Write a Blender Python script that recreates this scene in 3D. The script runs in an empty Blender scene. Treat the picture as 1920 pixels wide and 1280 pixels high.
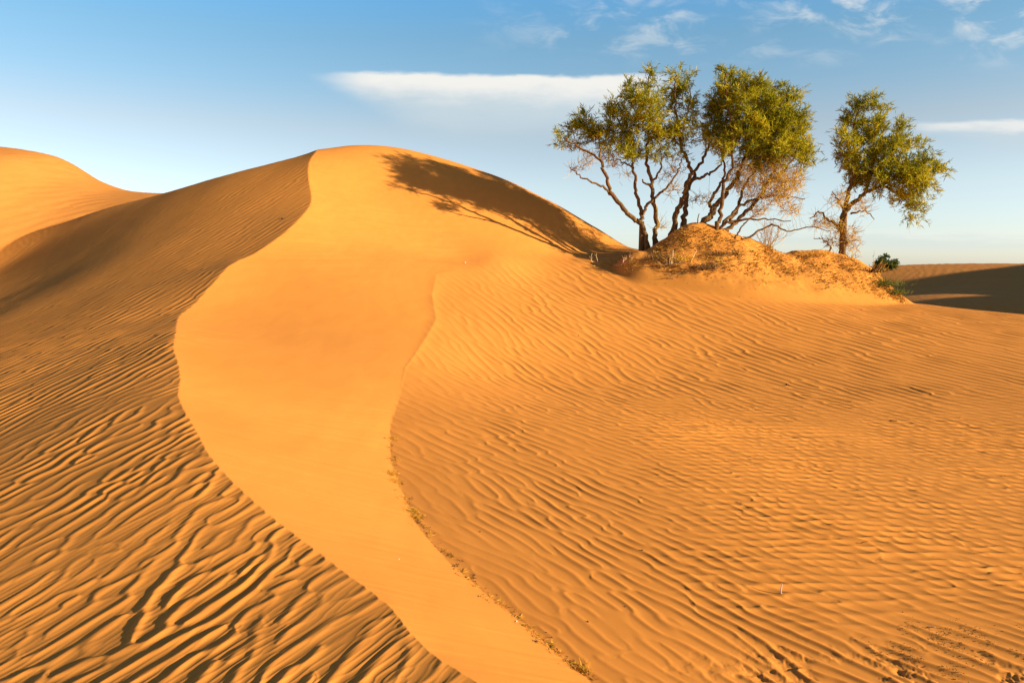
import bpy, math, random, time
import numpy as np
T0 = time.time()
QUAL = 1.0                      # mesh density of the sand sheet
R = math.radians
random.seed(7); rng = np.random.default_rng(7)
S = bpy.context.scene
COL = S.collection

# ------------------------------------------------------------------ camera
FPX, PITCH = 1450.0, math.atan(140/1450)
SP, CP = math.sin(PITCH), math.cos(PITCH)
cd = bpy.data.cameras.new('camera'); cam = bpy.data.objects.new('camera', cd); COL.objects.link(cam)
cd.lens = 36*FPX/1920; cd.sensor_width = 36; cd.clip_start = .05; cd.clip_end = 9000
cam.location = (0, 0, 0); cam.rotation_euler = (math.pi/2-PITCH, 0, 0)
S.camera = cam

def ray(px, py):
    a, b = (px-960)/FPX, (640-py)/FPX
    return a/(CP+b*SP), (-SP+b*CP)/(CP+b*SP)          # X/Y, Z/Y
def at(px, py, Y=None, z=None):
    a, b = ray(px, py)
    if Y is None: Y = z/b
    return (a*Y, Y, b*Y)

# ------------------------------------------------------------------ light
SUN_EL, SUN_BACK = 13.8, 19.0                         # elevation, degrees behind the camera's right hand
ce = math.cos(R(SUN_EL))
sdir = np.array([ce*math.cos(R(SUN_BACK)), -ce*math.sin(R(SUN_BACK)), math.sin(R(SUN_EL))])
sl = bpy.data.lights.new('sun', 'SUN'); so = bpy.data.objects.new('sun', sl); COL.objects.link(so)
sl.energy = 5.0; sl.angle = R(.7); sl.color = (1, .90, .66)
from mathutils import Vector
so.rotation_euler = Vector(sdir).to_track_quat('Z', 'Y').to_euler()

# ------------------------------------------------------------------ numeric noise
def _hash(ix, iy, seed):
    h = (ix.astype(np.int64)*374761393 + iy.astype(np.int64)*668265263 + seed*974634777) & 0xffffffff
    h = ((h ^ (h >> 13))*1274126177) & 0xffffffff
    return ((h ^ (h >> 16)) & 0xffff).astype(np.float32)/65535.
def noise(x, y, seed=0):
    ix = np.floor(x); iy = np.floor(y); fx = (x-ix).astype(np.float32); fy = (y-iy).astype(np.float32)
    fx = fx*fx*fx*(fx*(fx*6-15)+10); fy = fy*fy*fy*(fy*(fy*6-15)+10)
    a = _hash(ix, iy, seed); b = _hash(ix+1, iy, seed); c = _hash(ix, iy+1, seed); d = _hash(ix+1, iy+1, seed)
    return (a+(b-a)*fx + (c-a)*fy + (a-b-c+d)*fx*fy)*2-1
def fbm(x, y, oct=4, seed=0, gain=.5):
    s = 0; a = 1; f = 1
    for k in range(oct):
        s = s + a*noise(x*f+k*17.3, y*f-k*9.1, seed+k); a *= gain; f *= 2.03
    return s
def sm(a, b, x):
    t = np.clip((x-a)/(b-a), 0, 1); return t*t*(3-2*t)

# ------------------------------------------------------------------ smooth surfaces through surveyed points
class Surf:
    def __init__(s, pts, lam=1e-3):
        P = np.array(pts, float); s.p = P[:, :2]; n = len(P)
        K = s.k(s.p[:, None, :]-s.p[None, :, :]); K[np.diag_indices(n)] += lam
        Q = np.c_[np.ones(n), s.p]
        M = np.zeros((n+3, n+3)); M[:n, :n] = K; M[:n, n:] = Q; M[n:, :n] = Q.T
        s.w = np.linalg.solve(M, np.r_[P[:, 2], 0, 0, 0])
    @staticmethod
    def k(d):
        r2 = (d**2).sum(-1); return .5*r2*np.log(r2+1e-9)
    def __call__(s, x, y):
        n = len(s.p); o = s.w[n]+s.w[n+1]*x+s.w[n+2]*y
        for i in range(n):
            r2 = ((x-s.p[i, 0])**2+(y-s.p[i, 1])**2).astype(np.float32)
            o = o+(.5*s.w[i])*(r2*np.log(r2+1e-9))
        return o

def side(pts, dist, dz):                # points offset to the right (+) or left (-) of a plan polyline
    P = np.array(pts, float); out = []
    for i in range(len(P)):
        t = P[min(i+1, len(P)-1)]-P[max(i-1, 0)]; n = np.array([t[1], -t[0]])/math.hypot(t[0], t[1])
        out.append((P[i, 0]+n[0]*dist, P[i, 1]+n[1]*dist, P[i, 2]+dz))
    return out

crest = [at(960, 1350, z=-1.47), at(890, 1280, z=-1.46), at(800, 1220, z=-1.45), at(730, 1140, z=-1.44), at(640, 1070, z=-1.42), at(520, 980, z=-1.36),
         at(395, 860, z=-1.22), at(335, 740, z=-1.08), at(323, 650, z=-.88), at(335, 590, 11.2), at(370, 560, 12.4), at(432, 497, 14.2),
         at(480, 475, 15.2), at(560, 412, 17.3), at(580, 350, 20.0), at(590, 286, 23.0), (-6.1, 26, 3.0)]
A = Surf(crest + side(crest[2:8], 1.5, .15) + side(crest[8:15], 2., .45) + [
    at(0, 1280, z=-1.62), at(400, 1280, z=-1.515), at(0, 1000, z=-1.49), at(0, 880, z=-1.41), at(0, 760, z=-1.32), at(0, 640, 12.2), (-3.6, 24.6, 5.0), (-1.2, 25, 5.6), at(0, 560, 18.0),
    at(0, 500, 22.0), at(0, 452, 24.6), at(110, 422, 25), at(220, 388, 25.3), at(337, 365, 25.4), at(260, 480, 17.2), at(450, 329, 24.6), at(520, 307, 24.2),
    (-19, 29, -1.6), (-14.5, 29.5, -.3), (-11.5, 30, .6), (-8.5, 30, 1.2), (-14, 10, -2.6), (-9, 4, -2.2), (-4, 0, -1.9), (-20, 20, -1.2)])
toe = [at(1200, 1360, z=-1.86), at(1110, 1275, z=-1.85), at(970, 1160, z=-1.84), at(850, 1060, z=-1.82), at(780, 980, z=-1.80), at(735, 870, z=-1.76), at(733, 790, z=-1.64),
       at(760, 690, 10.5), at(818, 600, 13.4)]
brow = [at(650, 274.5, 24.5), at(700, 274, 24.9), at(750, 278, 25), at(850, 303, 25), at(950, 338, 24.7), at(1050, 388, 24.1), at(1120, 430, 23.8), at(1160, 450, 23.6)]
B = Surf(crest + side(crest[1:9], -1.0, .45) + side(crest[9:15], -1.6, .7) + toe[1:] + side(toe[1:7], .9, -.35) + side(toe[7:], 1.0, -.25) + brow + [
    (x-.3, y+3.5, z-.9) for x, y, z in brow] + [
    at(700, 350, 22.0), at(650, 450, 17.3), at(600, 550, 13.7), at(560, 700, 9.1), (-1.75, 15, -.5), (-.4, 19.2, .2), at(700, 640, 11.6), at(900, 400, 22.2), at(1000, 440, 22),
    at(880, 490, 18.8), at(790, 500, 16.8), at(5+1100, 470, 22.3)], lam=1e-3)
SEAM = np.array([(q[1], q[0]) for q in toe[1:]]+[(15.0, -1.55), (16.5, -1.6), (18, -1.0), (19.5, -.1), (21, 1.1), (22.5, 2.5), (24, 3.7), (27, 5.2)])   # foot of the dune in plan: y, x
# right-hand floor of the hollow
C = Surf(toe + side(toe[:7], -1.2, .05) + side(toe[3:7], -2.8, .05) + [
    at(1500, 1280, z=-1.96), at(1920, 1280, z=-2.04), at(1500, 1000, z=-2.0), at(1920, 1000, z=-2.1), at(1920, 800, z=-2.08), at(1500, 800, z=-2.0),
    at(1100, 800, z=-1.82), at(930, 700, z=-1.60), at(1300, 690, z=-1.72), at(1920, 591, 20.5), at(1715, 571, 21.8),
    at(1000, 518, 18.8), at(1050, 484, 20.8), at(1100, 472, 22.2), at(1155, 461, 23.2),
    (-1.75, 15, -.5), (-.4, 19.2, .2), at(790, 500, 16.8), at(1200, 468, 22.8), at(1250, 520, 19.6), at(1400, 545, 19.0), at(1600, 566, 19.8), at(1820, 582, 21.0),
    (2.5, 28, -.2), (8, 28, -1.8), (16, 27, -3.0), (24, 25, -2.6), (20, 14, -2.1), (14, 4, -2.2), (4, 0, -2.0)], lam=.01)
_sy = np.linspace(2.4, 15.5, 90); _sx = np.interp(_sy, SEAM[:, 0], SEAM[:, 1]); _sd = B(_sx, _sy)-C(_sx, _sy)   # make floor and slip face meet exactly along the foot
ridge = [at(1185, 472, 20.2), at(1215, 468, 20.3), at(1262, 440, 20.5), at(1300, 421, 20.7), at(1350, 430, 20.9), at(1400, 447, 21.1), at(1480, 473, 21.5), at(1540, 471, 21.7), at(1595, 484, 21.8),
         at(1640, 512, 21.6), at(1680, 545, 21.2), at(1715, 571, 21.0)]
foot = [at(1180, 507, 19.6), at(1250, 514, 19.2), at(1400, 540, 18.6), at(1500, 553, 18.8), at(1600, 563, 19.4), at(1690, 569, 20.4)]
M = Surf(ridge + foot + side(foot, .8, -.5) + [(x+.3, y+2.0, z-1.3) for x, y, z in ridge] + [(1.2, 21, -.5), at(1300, 470, 19.9), at(1262, 485, 19.6), at(1225, 497, 19.5), (1.8, 20, -.9), at(1450, 500, 20.0), at(1600, 520, 20.6)], lam=1e-2)
# neighbouring dune beyond on the left
_fx = np.linspace(-44, 0, 900); _fz = np.interp(_fx, [-44, -36, -28, -21.2, -19.9, -18.4, -17.1, -15.9, -14.9, -13.7, -11.5, -8, -4], [3, 4.2, 4.9, 4.77, 4.72, 4.46, 3.55, 3.10, 3.0, 2.98, 2.7, 1.2, -.5])
_k = np.exp(-(np.arange(-30, 31)*(_fx[1]-_fx[0])/.42)**2); _fz = np.convolve(np.pad(_fz, 30, 'edge'), _k/_k.sum(), 'valid')
def F(x, y):
    q = 32-y+.12*(x+18); xr = x-.10*q
    return np.interp(xr, _fx, _fz)-.19*(np.sqrt(q*q+1.2)-1.1)*np.where(q > 0, 1, 1.25)-.035*np.maximum(q-3.5, 0)**2
# dune beyond on the right
D = Surf([at(1600, 506, 60), at(1650, 500, 62), at(1720, 496, 64), at(1800, 495, 66), at(1920, 498, 66), at(2150, 505, 66), at(1720, 545, 46), at(1920, 545, 44), at(1720, 580, 36),
          at(1920, 592, 34), at(2150, 580, 36), (18, 80, -2), (30, 84, -2), (45, 84, -2), (60, 84, -2), (15, 36, -3.6), (20, 50, -2.2), (12, 60, -1.2), (14, 45, -3)])

# ------------------------------------------------------------------ wind ripples (phasor noise: crests fork and die out like real ones)
class Ripple:
    def __init__(s, cell, lam, ang, box, seed, n=5, wa=1.25, wb=3.0, jit=5):
        g = np.random.default_rng(seed); s.c = cell; s.x0, s.y0 = box[0], box[1]
        s.nx = int((box[2]-box[0])/cell)+3; s.ny = int((box[3]-box[1])/cell)+3
        gx, gy = np.meshgrid(np.arange(s.nx), np.arange(s.ny), indexing='ij'); s.K = []
        for k in range(n):
            cx = (gx+g.random(gx.shape))*cell+s.x0; cy = (gy+g.random(gx.shape))*cell+s.y0
            L = lam(cx, cy); a = ang(cx, cy)+g.normal(0, 1, gx.shape)*R(1)*(jit(cx, cy) if callable(jit) else jit)          # a: direction of the crest line
            wbv = wb(cx, cy) if callable(wb) else wb+0*cx; nxv, nyv = np.sin(a), -np.cos(a); L = L*np.exp(g.normal(0, .06, gx.shape))
            s.K.append([q.astype(np.float32) for q in (cx, cy, nxv, nyv, 2*np.pi/L, 1/(wa*L)**2, 1/(wbv*L)**2, g.random(gx.shape)*2*np.pi)])
    def __call__(s, x, y):
        ix = ((x-s.x0)/s.c).astype(np.int32); iy = ((y-s.y0)/s.c).astype(np.int32)
        re = np.zeros(x.shape, np.float32); im = np.zeros(x.shape, np.float32)
        for i in (-1, 0, 1):
            for j in (-1, 0, 1):
                jx = np.clip(ix+i, 0, s.nx-1); jy = np.clip(iy+j, 0, s.ny-1); q = jx*s.ny+jy
                for K in s.K:
                    cx, cy, nx, ny, w, ia, ib, ph = [t.ravel()[q] for t in K]
                    dx = x-cx; dy = y-cy; u = dx*nx+dy*ny; v = -dx*ny+dy*nx
                    e = np.exp(-1.6*(u*u*ia+v*v*ib)); p = w*u+ph
                    re += e*np.cos(p); im += e*np.sin(p)
        mag = np.sqrt(re*re+im*im)
        return np.arctan2(im, re), mag
def profile(ph, mag, skew=.5, sharp=1.4, lo=.28):
    p = ph+skew*np.sin(ph)
    return (np.power(.5+.5*np.cos(p), sharp)-.42)*sm(0, lo, mag)*(.62+.38*np.clip(mag/1.5, 0, 1.2))

def idw(pts):
    P = np.array(pts, float)
    def f(x, y):
        a = 0; b = 0; w = 0
        for X, Y, d in P:
            k = 1/(((x-X)**2+(y-Y)**2)/(1+.02*(X*X+Y*Y))+.25)**1.5
            a = a+k*math.cos(2*R(d)); b = b+k*math.sin(2*R(d)); w = w+k
        return .5*np.arctan2(b, a)
    return f
angA = idw([(-1.5, 2.5, 66), (-2.5, 3.2, 68), (-2.5, 5, 72), (-1.5, 4.2, 66), (-4, 7, 78), (-6, 9, 82), (-5, 12, 80), (-8, 14, 74), (-5.5, 17, 68), (-9, 20, 62), (-7, 22, 60), (-10, 17, 70)])
angC = idw([(0.3, 4, -61), (1, 3, -58), (0, 6, -60), (2, 4, -46), (1.2, 5.5, -50), (-.8, 8.5, -47), (0.5, 8, -44), (1, 11, -58), (-1, 12, -62), (2, 15, -66), (4, 12, -62),
            (3, 3.3, -34), (4, 5, -50), (4, 7, -60), (7, 11, -55), (8, 15, -60), (5, 15, -62), (10, 15, -58), (3, 18, -62), (0, 18, -58)])
angC2 = lambda x, y: R(2)+.10*np.sin(x*.7+1)+.05*(y-7)/4+0*x
lamA = lambda x, y: .103+.0035*np.hypot(x, y)+.010*sm(4.8, 2.8, np.hypot(x, y))
lamC = lambda x, y: .094+.0108*np.clip(np.hypot(x, y)-3, 0, 40)+.02*sm(0, 3, x)*sm(9, 5, y)
RA = Ripple(.36, lamA, angA, (-22, 0, 1, 30), 19, n=6, wa=1.1, wb=lambda x, y: 1.45+.9*sm(5, 9, np.hypot(x, y)), jit=lambda x, y: 14-9*sm(5, 9, np.hypot(x, y)))
RA2 = Ripple(.13, lambda x, y: .040+0*x, lambda x, y: angA(x, y)-.12, (-6, 1, 1, 8), 12, n=4, wa=1.2, wb=3)
RC = Ripple(.40, lambda x, y: np.minimum(lamC(x, y), .2), angC, (-4, 0, 12, 26), 21, n=6, wa=1.1, wb=1.9, jit=7)
RC3 = Ripple(.75, lamC, angC, (-5, 4, 20, 30), 22, n=5, wa=1.1, wb=2.0, jit=8)
RC2 = Ripple(.46, lambda x, y: .125+.009*np.clip(y-4, 0, 12), angC2, (-4, 0, 16, 24), 23, n=6, wa=1.1, wb=2.2, jit=4)
RF = Ripple(1.2, lambda x, y: .36+0*x, lambda x, y: R(75)+0*x+.3*np.sin(x*.2), (-40, 20, 0, 60), 31, n=5, wa=1.2, wb=3)
RD = Ripple(2.0, lambda x, y: .62+0*x, lambda x, y: R(118)+0*x, (5, 25, 70, 90), 32, n=5, wa=1.2, wb=3)

def masked(mask, fn, shape):
    o = np.zeros(shape, np.float32); i = np.nonzero(mask)[0]
    if len(i): o[i] = fn(i)
    return o

def terrain(x, y, detail=True):
    """height of the sand and which landform it belongs to"""
    x = np.asarray(x, float).ravel(); y = np.asarray(y, float).ravel(); r = np.hypot(x, y); n = x.shape
    far = -3.0+.9*fbm(x/38, y/46, 3, 5)
    wn = (1-sm(27, 34, y))*(1-sm(15, 22, x))*(1-sm(19, 27, -x))*sm(-3, 1, y)
    back = -1.9+.1*fbm(x/6, y/6, 2, 9)
    nearm = (wn > 0)
    i = np.nonzero(nearm)[0]; X = x[i].astype(np.float32); Y = y[i].astype(np.float32)
    a = A(X, Y); b = B(X, Y); c = C(X, Y); m = M(X, Y)
    a = a+.012*fbm(X/1.6, Y/2.2, 2, 41); c = c+.0025*fbm(X/1.6, Y/2.2, 2, 42)
    # the slip face belongs to the dune only: cut it off far right
    m = np.where((X > .5) & (Y > 17.0) & (Y < 27), m, -9)
    mrough = sm(-.1, .25, m-c)
    dseam = X-np.interp(Y, SEAM[:, 0], SEAM[:, 1]).astype(np.float32)
    wse = .03+.25*sm(7.5, 12, Y)+.9*sm(12, 17, Y); tb = 1-sm(-1, 1, dseam/wse); ts = tb
    c = c+(np.interp(Y, _sy, _sd)*np.exp(-(dseam/1.3)**2)*(1-sm(14, 17, Y))).astype(np.float32)
    pf = 1-sm(15, 18, Y); b = b-.30*np.maximum(dseam, 0)*pf; c = c-.30*np.maximum(-dseam, 0)*pf
    kk = .006+.05*sm(9, 15, Y); hm = np.clip(.5+.5*(b-c)/kk, 0, 1); wb2 = sm(15, 18, Y)
    if detail:
        rr = np.hypot(X, Y); ra = np.zeros(X.shape, np.float32); vis = np.abs(np.arctan2(X, Y)) < R(50)
        bb = np.maximum(b, c); tb = hm+(tb-hm)*wb2
        def fA(k):
            wx = .055*noise(X[k]/.5, Y[k]/.8, 91)+.022*noise(X[k]/.16, Y[k]/.28, 92)
            ph, mg = RA(X[k]+wx*(1-.75*sm(5, 10, rr[k])), Y[k]); am = (.0128-.0006*sm(5.2, 3.0, rr[k]))*(1-.22*sm(10, 19, rr[k])); am = am*(.75+.30*noise(X[k]/.8, Y[k]/.8, 3)+.30*noise(X[k]/.2, Y[k]/.32, 13))
            return profile(ph, mg, .55, 1.3)*am
        ra = masked(vis & (a < bb+.12) & (rr < 29) & (rr > 1.5), fA, X.shape)
        def fA2(k):
            ph, mg = RA2(X[k], Y[k]); return profile(ph, mg, .5, 1.5)*.0024*(.5+.5*np.clip(.3+1.5*noise(X[k]/.25, Y[k]/.3, 8), 0, 1.2))
        ra = ra+masked(vis & (a < bb+.12) & (rr < 6.5) & (rr > 1.5), fA2, X.shape)*sm(6.5, 4, rr)
        cm = vis & (tb < 1) & (rr > 1.5)
        fade = sm(-.1, 1.5, dseam)*(1-sm(-.3, .1, m-c))
        right = sm(-1, 4, X-.15*Y)
        f1 = lambda k: profile(*RC(X[k], Y[k]), .5, 1.15)
        f3 = lambda k: profile(*RC3(X[k], Y[k]), .5, 1.1)
        w3 = sm(8.5, 11.5, rr)
        rc = (1-w3)*masked(cm & (rr < 11.5), f1, X.shape)*(.0120+.0075*right)+w3*masked(cm & (rr > 8.5) & (rr < 26), f3, X.shape)*(.018+.003*right)
        hc = sm(.5, 2.4, X+.5*noise(X/1.5, Y/1.5, 18))*sm(13, 9, Y)*sm(3.7, 4.9, Y+.5*noise(X/.9, Y/.9, 19))
        rc = rc*(1-.45*hc)+hc*masked(cm & (hc > 0), lambda k: profile(*RC2(X[k], Y[k]), .45, 1.15), X.shape)*.0185
        rc = rc*(.35+.65*fade)*(.8+.35*noise(X/.7, Y/.7, 4))
        # trampled, crusty patch in the right foreground
        pt = np.exp(-(((X-2.45)/.95)**2+((Y-3.45)/.30)**2))
        pt = pt*sm(-.25, .35, fbm(X*3.1, Y*4.2, 3, 77))
        ro = fbm(X*16, Y*16, 4, 61, .6)
        rc = rc+pt*(.018*np.minimum(ro, .3)-.030*sm(.3, .8, fbm(X*12, Y*12, 2, 66)))
        a = a+ra; c = c+rc
        q1 = -.6*X+.8*Y; q2 = .8*X+.6*Y; b = b+.003*fbm(q1*.9, q2*.3, 2, 51)+.0035*fbm(q1*6.5, q2*.55, 3, 52)*sm(-.1, .6, noise(X*.7, Y*.5, 53))+.0009*fbm(q1*22, q2*2.0, 2, 54)
        m = m+mrough*(.05*fbm(X*1.5, Y*1.6, 4, 71, .5)+.012*np.abs(fbm(X*5, Y*4, 3, 72))*sm(.5, 1.0, m-c))*sm(.0, .4, m-c)
    hm = np.clip(.5+.5*(b-c)/kk, 0, 1); tb = hm+(ts-hm)*wb2; bc = c+(b-c)*tb+kk*hm*(1-hm)*(1-wb2); d = tb-.5
    near = np.minimum(a, bc); cuts = bc; idn = np.where(a < cuts, 0, np.where(d > 0, 0, 1))
    d2 = m-near; kk = .06; h = np.clip(.5+.5*d2/kk, 0, 1); near = near+d2*h+kk*h*(1-h)
    idn = np.where(d2 > 0, 2, idn)
    z = np.where(y > 1, far, back); lab = np.ones(n, np.int8)
    zb = np.where(y < 12, back, far)
    z = (sm(4, 30, r))*far+(1-sm(4, 30, r))*back
    z[i] = z[i]*(1-wn[i])+near*wn[i]; lab[i] = idn
    # the neighbour dune on the left
    fm = (x < -4) & (y > 18) & (y < 60) & (x > -60)
    k = np.nonzero(fm)[0]; xs = x[k].astype(np.float32); ys = y[k].astype(np.float32)
    f = F(xs, ys); w = sm(60, 44, ys)*sm(-4, -9, xs)*sm(-60, -35, xs)*sm(18, 23, ys)
    if detail:
        vis = (np.abs(np.arctan2(xs, ys)) < R(45)) & (ys < 48)
        f = f+masked(vis, lambda q: profile(*RF(xs[q], ys[q]), .4, 1.1), xs.shape)*.022*sm(1.2, .2, 0*xs+fbm(xs/5, ys/5, 2, 33)+.3)
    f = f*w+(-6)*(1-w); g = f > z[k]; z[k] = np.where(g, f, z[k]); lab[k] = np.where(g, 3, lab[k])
    # the dune beyond on the right
    fm = (x > 6) & (y > 28) & (y < 100) & (x < 90)
    k = np.nonzero(fm)[0]; xs = x[k].astype(np.float32); ys = y[k].astype(np.float32)
    f = D(xs, ys); w = sm(100, 82, ys)*sm(6, 12, xs)*sm(90, 60, xs)*sm(28, 34, ys)
    if detail:
        vis = (np.abs(np.arctan2(xs, ys)) < R(45))
        f = f+masked(vis, lambda q: profile(*RD(xs[q], ys[q]), .4, 1.1), xs.shape)*.035
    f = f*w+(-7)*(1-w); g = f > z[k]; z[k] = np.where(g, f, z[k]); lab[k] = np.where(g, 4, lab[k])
    # big dune outside the view to the right, whose shadow reaches into it
    RG = np.array([(45, 20), (49.5, 28), (56.5, 44), (65, 58)]); dm = np.full(n, 1e9)
    for (ax, ay), (bx, by) in zip(RG[:-1], RG[1:]):
        t = np.clip(((x-ax)*(bx-ax)+(y-ay)*(by-ay))/((bx-ax)**2+(by-ay)**2), 0, 1); dm = np.minimum(dm, (x-ax-t*(bx-ax))**2+(y-ay-t*(by-ay))**2)
    z = z+(9.0-1.6*sm(24, 36, y)-1.4*sm(40, 52, y))*np.exp(-dm/64.)
    return z, lab

def hit(px, py, lift=0.):
    a, b = ray(px, py); Y = np.exp(np.linspace(math.log(2.2), math.log(90), 2500))
    z, _ = terrain(a*Y, Y); s = np.nonzero(z+lift > b*Y)[0]
    k = s[0] if len(s) else len(Y)-1
    return np.array([a*Y[k], Y[k], z[k]])
def ground(x, y): return float(terrain([x], [y])[0][0])

# ------------------------------------------------------------------ materials
def mat(name):
    m = bpy.data.materials.new(name); m.use_nodes = True; nt = m.node_tree; nt.nodes.clear()
    o = nt.nodes.new('ShaderNodeOutputMaterial'); p = nt.nodes.new('ShaderNodeBsdfPrincipled'); nt.links.new(p.outputs[0], o.inputs[0])
    p.inputs['Specular IOR Level'].default_value = .15; p.inputs['Roughness'].default_value = .9
    return m, nt, p, o
def nz(nt, scale, detail=4, rough=.5, co=None, mapping=None):
    n = nt.nodes.new('ShaderNodeTexNoise'); n.inputs['Scale'].default_value = scale; n.inputs['Detail'].default_value = detail; n.inputs['Roughness'].default_value = rough
    if co is not None:
        if mapping:
            mp = nt.nodes.new('ShaderNodeMapping'); mp.inputs['Rotation'].default_value = mapping[0]; mp.inputs['Scale'].default_value = mapping[1]
            nt.links.new(co, mp.inputs[0]); co = mp.outputs[0]
        nt.links.new(co, n.inputs['Vector'])
    return n
def ramp(nt, src, stops):
    r = nt.nodes.new('ShaderNodeValToRGB'); e = r.color_ramp.elements
    while len(e) < len(stops): e.new(.5)
    for q, (t, c) in zip(e, stops): q.position = t; q.color = (*c, 1)
    nt.links.new(src, r.inputs[0]); return r
def mixc(nt, fac, a, b, mode='MIX'):
    m = nt.nodes.new('ShaderNodeMix'); m.data_type = 'RGBA'; m.blend_type = mode
    for s, v in ((m.inputs[0], fac), (m.inputs[6], a), (m.inputs[7], b)):
        if hasattr(v, 'is_output'): nt.links.new(v, s)
        else: s.default_value = v if not isinstance(v, tuple) else (*v, 1)
    return m.outputs[2]

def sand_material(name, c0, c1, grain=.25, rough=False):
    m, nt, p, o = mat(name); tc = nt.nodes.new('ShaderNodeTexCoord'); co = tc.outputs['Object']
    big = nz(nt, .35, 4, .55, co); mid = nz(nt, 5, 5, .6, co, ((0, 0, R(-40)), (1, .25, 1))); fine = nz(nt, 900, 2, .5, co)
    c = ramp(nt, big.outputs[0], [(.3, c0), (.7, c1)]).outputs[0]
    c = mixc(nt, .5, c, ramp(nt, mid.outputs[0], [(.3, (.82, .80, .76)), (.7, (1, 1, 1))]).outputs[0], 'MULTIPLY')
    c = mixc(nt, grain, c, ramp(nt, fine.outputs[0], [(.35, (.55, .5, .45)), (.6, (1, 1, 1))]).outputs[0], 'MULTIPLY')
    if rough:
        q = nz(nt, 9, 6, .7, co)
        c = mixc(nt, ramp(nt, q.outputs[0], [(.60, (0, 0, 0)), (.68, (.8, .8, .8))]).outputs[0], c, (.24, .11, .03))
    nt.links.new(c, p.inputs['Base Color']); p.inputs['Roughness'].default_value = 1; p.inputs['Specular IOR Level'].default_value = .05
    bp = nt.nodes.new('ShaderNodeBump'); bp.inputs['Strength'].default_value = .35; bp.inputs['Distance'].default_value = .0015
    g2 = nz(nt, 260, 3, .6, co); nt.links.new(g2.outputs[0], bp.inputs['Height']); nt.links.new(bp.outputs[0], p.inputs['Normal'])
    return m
SAND = sand_material('sand', (.71, .252, .044), (.75, .272, .050))
SANDM = sand_material('crusted_sand', (.64, .235, .040), (.72, .27, .050), .3, True)
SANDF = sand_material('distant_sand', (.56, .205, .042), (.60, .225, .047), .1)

# ------------------------------------------------------------------ the sand sheet
def build_ground():
    th = [-180.]; 
    def run(to, st):
        n = max(1, int(abs(to-th[-1])/st)); b = th[-1]
        for k in range(1, n+1): th.append(b+(to-b)*k/n)
    run(-60, 6); run(-42, 1.0); run(-36.5, .25); run(36.5, .056/QUAL); run(42, .25); run(60, 1.); run(180, 6)
    th = np.radians(np.array(th))
    rr = [.25]
    while rr[-1] < 5500:
        r = rr[-1]
        if r < 2.2: d = .12
        elif r < 27: d = min(r*r/1900., r*.0021)/QUAL
        elif r < 36: d = r*.004/QUAL
        elif r < 72: d = r*.0055/QUAL
        else: d = r*.04
        rr.append(r+max(d, .002))
    rr = np.array(rr); print('grid', len(th), len(rr))
    TH, RR = np.meshgrid(th[:-1], rr); nc, nr = len(th)-1, len(rr)
    X = (RR*np.sin(TH)).ravel(); Y = (RR*np.cos(TH)).ravel()
    Z = np.empty_like(X); L = np.empty(X.shape, np.int8)
    for s in range(0, len(X), 400000):
        z, l = terrain(X[s:s+400000], Y[s:s+400000]); Z[s:s+400000] = z; L[s:s+400000] = l
    print('terrain', time.time()-T0)
    ii, jj = np.meshgrid(np.arange(nr-1), np.arange(nc), indexing='ij'); j2 = (jj+1) % nc
    Q = np.stack([ii*nc+jj, (ii+1)*nc+jj, (ii+1)*nc+j2, ii*nc+j2], -1).reshape(-1, 4)[:, ::-1]
    LF = L[Q].max(1)
    V = np.stack([X, Y, Z], 1).astype(np.float32)
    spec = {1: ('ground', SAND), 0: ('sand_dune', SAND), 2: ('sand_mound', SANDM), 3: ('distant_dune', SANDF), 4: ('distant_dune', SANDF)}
    lab = {1: 'rippled orange sand floor sloping up to the trees', 0: 'tall orange dune with a sharp winding crest and smooth slip face', 2: 'crusty orange sand mound held together by tree roots',
           3: 'sunlit dune behind the tall dune at the far left', 4: 'dune with a dark shadow across it at the far right'}
    for k in (1, 0, 2, 3, 4):
        q = Q[LF == k]
        if k == 1:   # centre patch under the camera
            pass
        u, inv = np.unique(q, return_inverse=True); inv = inv.reshape(q.shape)
        name, mt = spec[k]; me = bpy.data.meshes.new(name); ob = mesh_np(name, V[u], inv, mt, me=me, smooth=True)
        ob['kind'] = 'structure'; ob['label'] = lab[k]
    # cap under the tripod
def mesh_np(name, V, Fq, material, parent=None, me=None, smooth=True):
    me = me or bpy.data.meshes.new(name); V = np.ascontiguousarray(V, np.float32); Fq = np.ascontiguousarray(Fq, np.int32); k = Fq.shape[1]
    me.vertices.add(len(V)); me.vertices.foreach_set('co', V.ravel())
    me.loops.add(Fq.size); me.loops.foreach_set('vertex_index', Fq.ravel())
    me.polygons.add(len(Fq)); me.polygons.foreach_set('loop_start', np.arange(0, Fq.size, k, dtype=np.int32))
    if smooth: me.polygons.foreach_set('use_smooth', np.ones(len(Fq), bool))
    me.update(calc_edges=True); me.materials.append(material)
    ob = bpy.data.objects.new(name, me); COL.objects.link(ob)
    if parent: ob.parent = parent
    return ob
build_ground()

# ------------------------------------------------------------------ things
def tag(o, label, cat, group=None, kind=None):
    o['label'] = label; o['category'] = cat
    if group: o['group'] = group
    if kind: o['kind'] = kind
    return o
def empty(name, loc):
    o = bpy.data.objects.new(name, None); COL.objects.link(o); o.location = loc; o.empty_display_size = .2; return o

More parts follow.
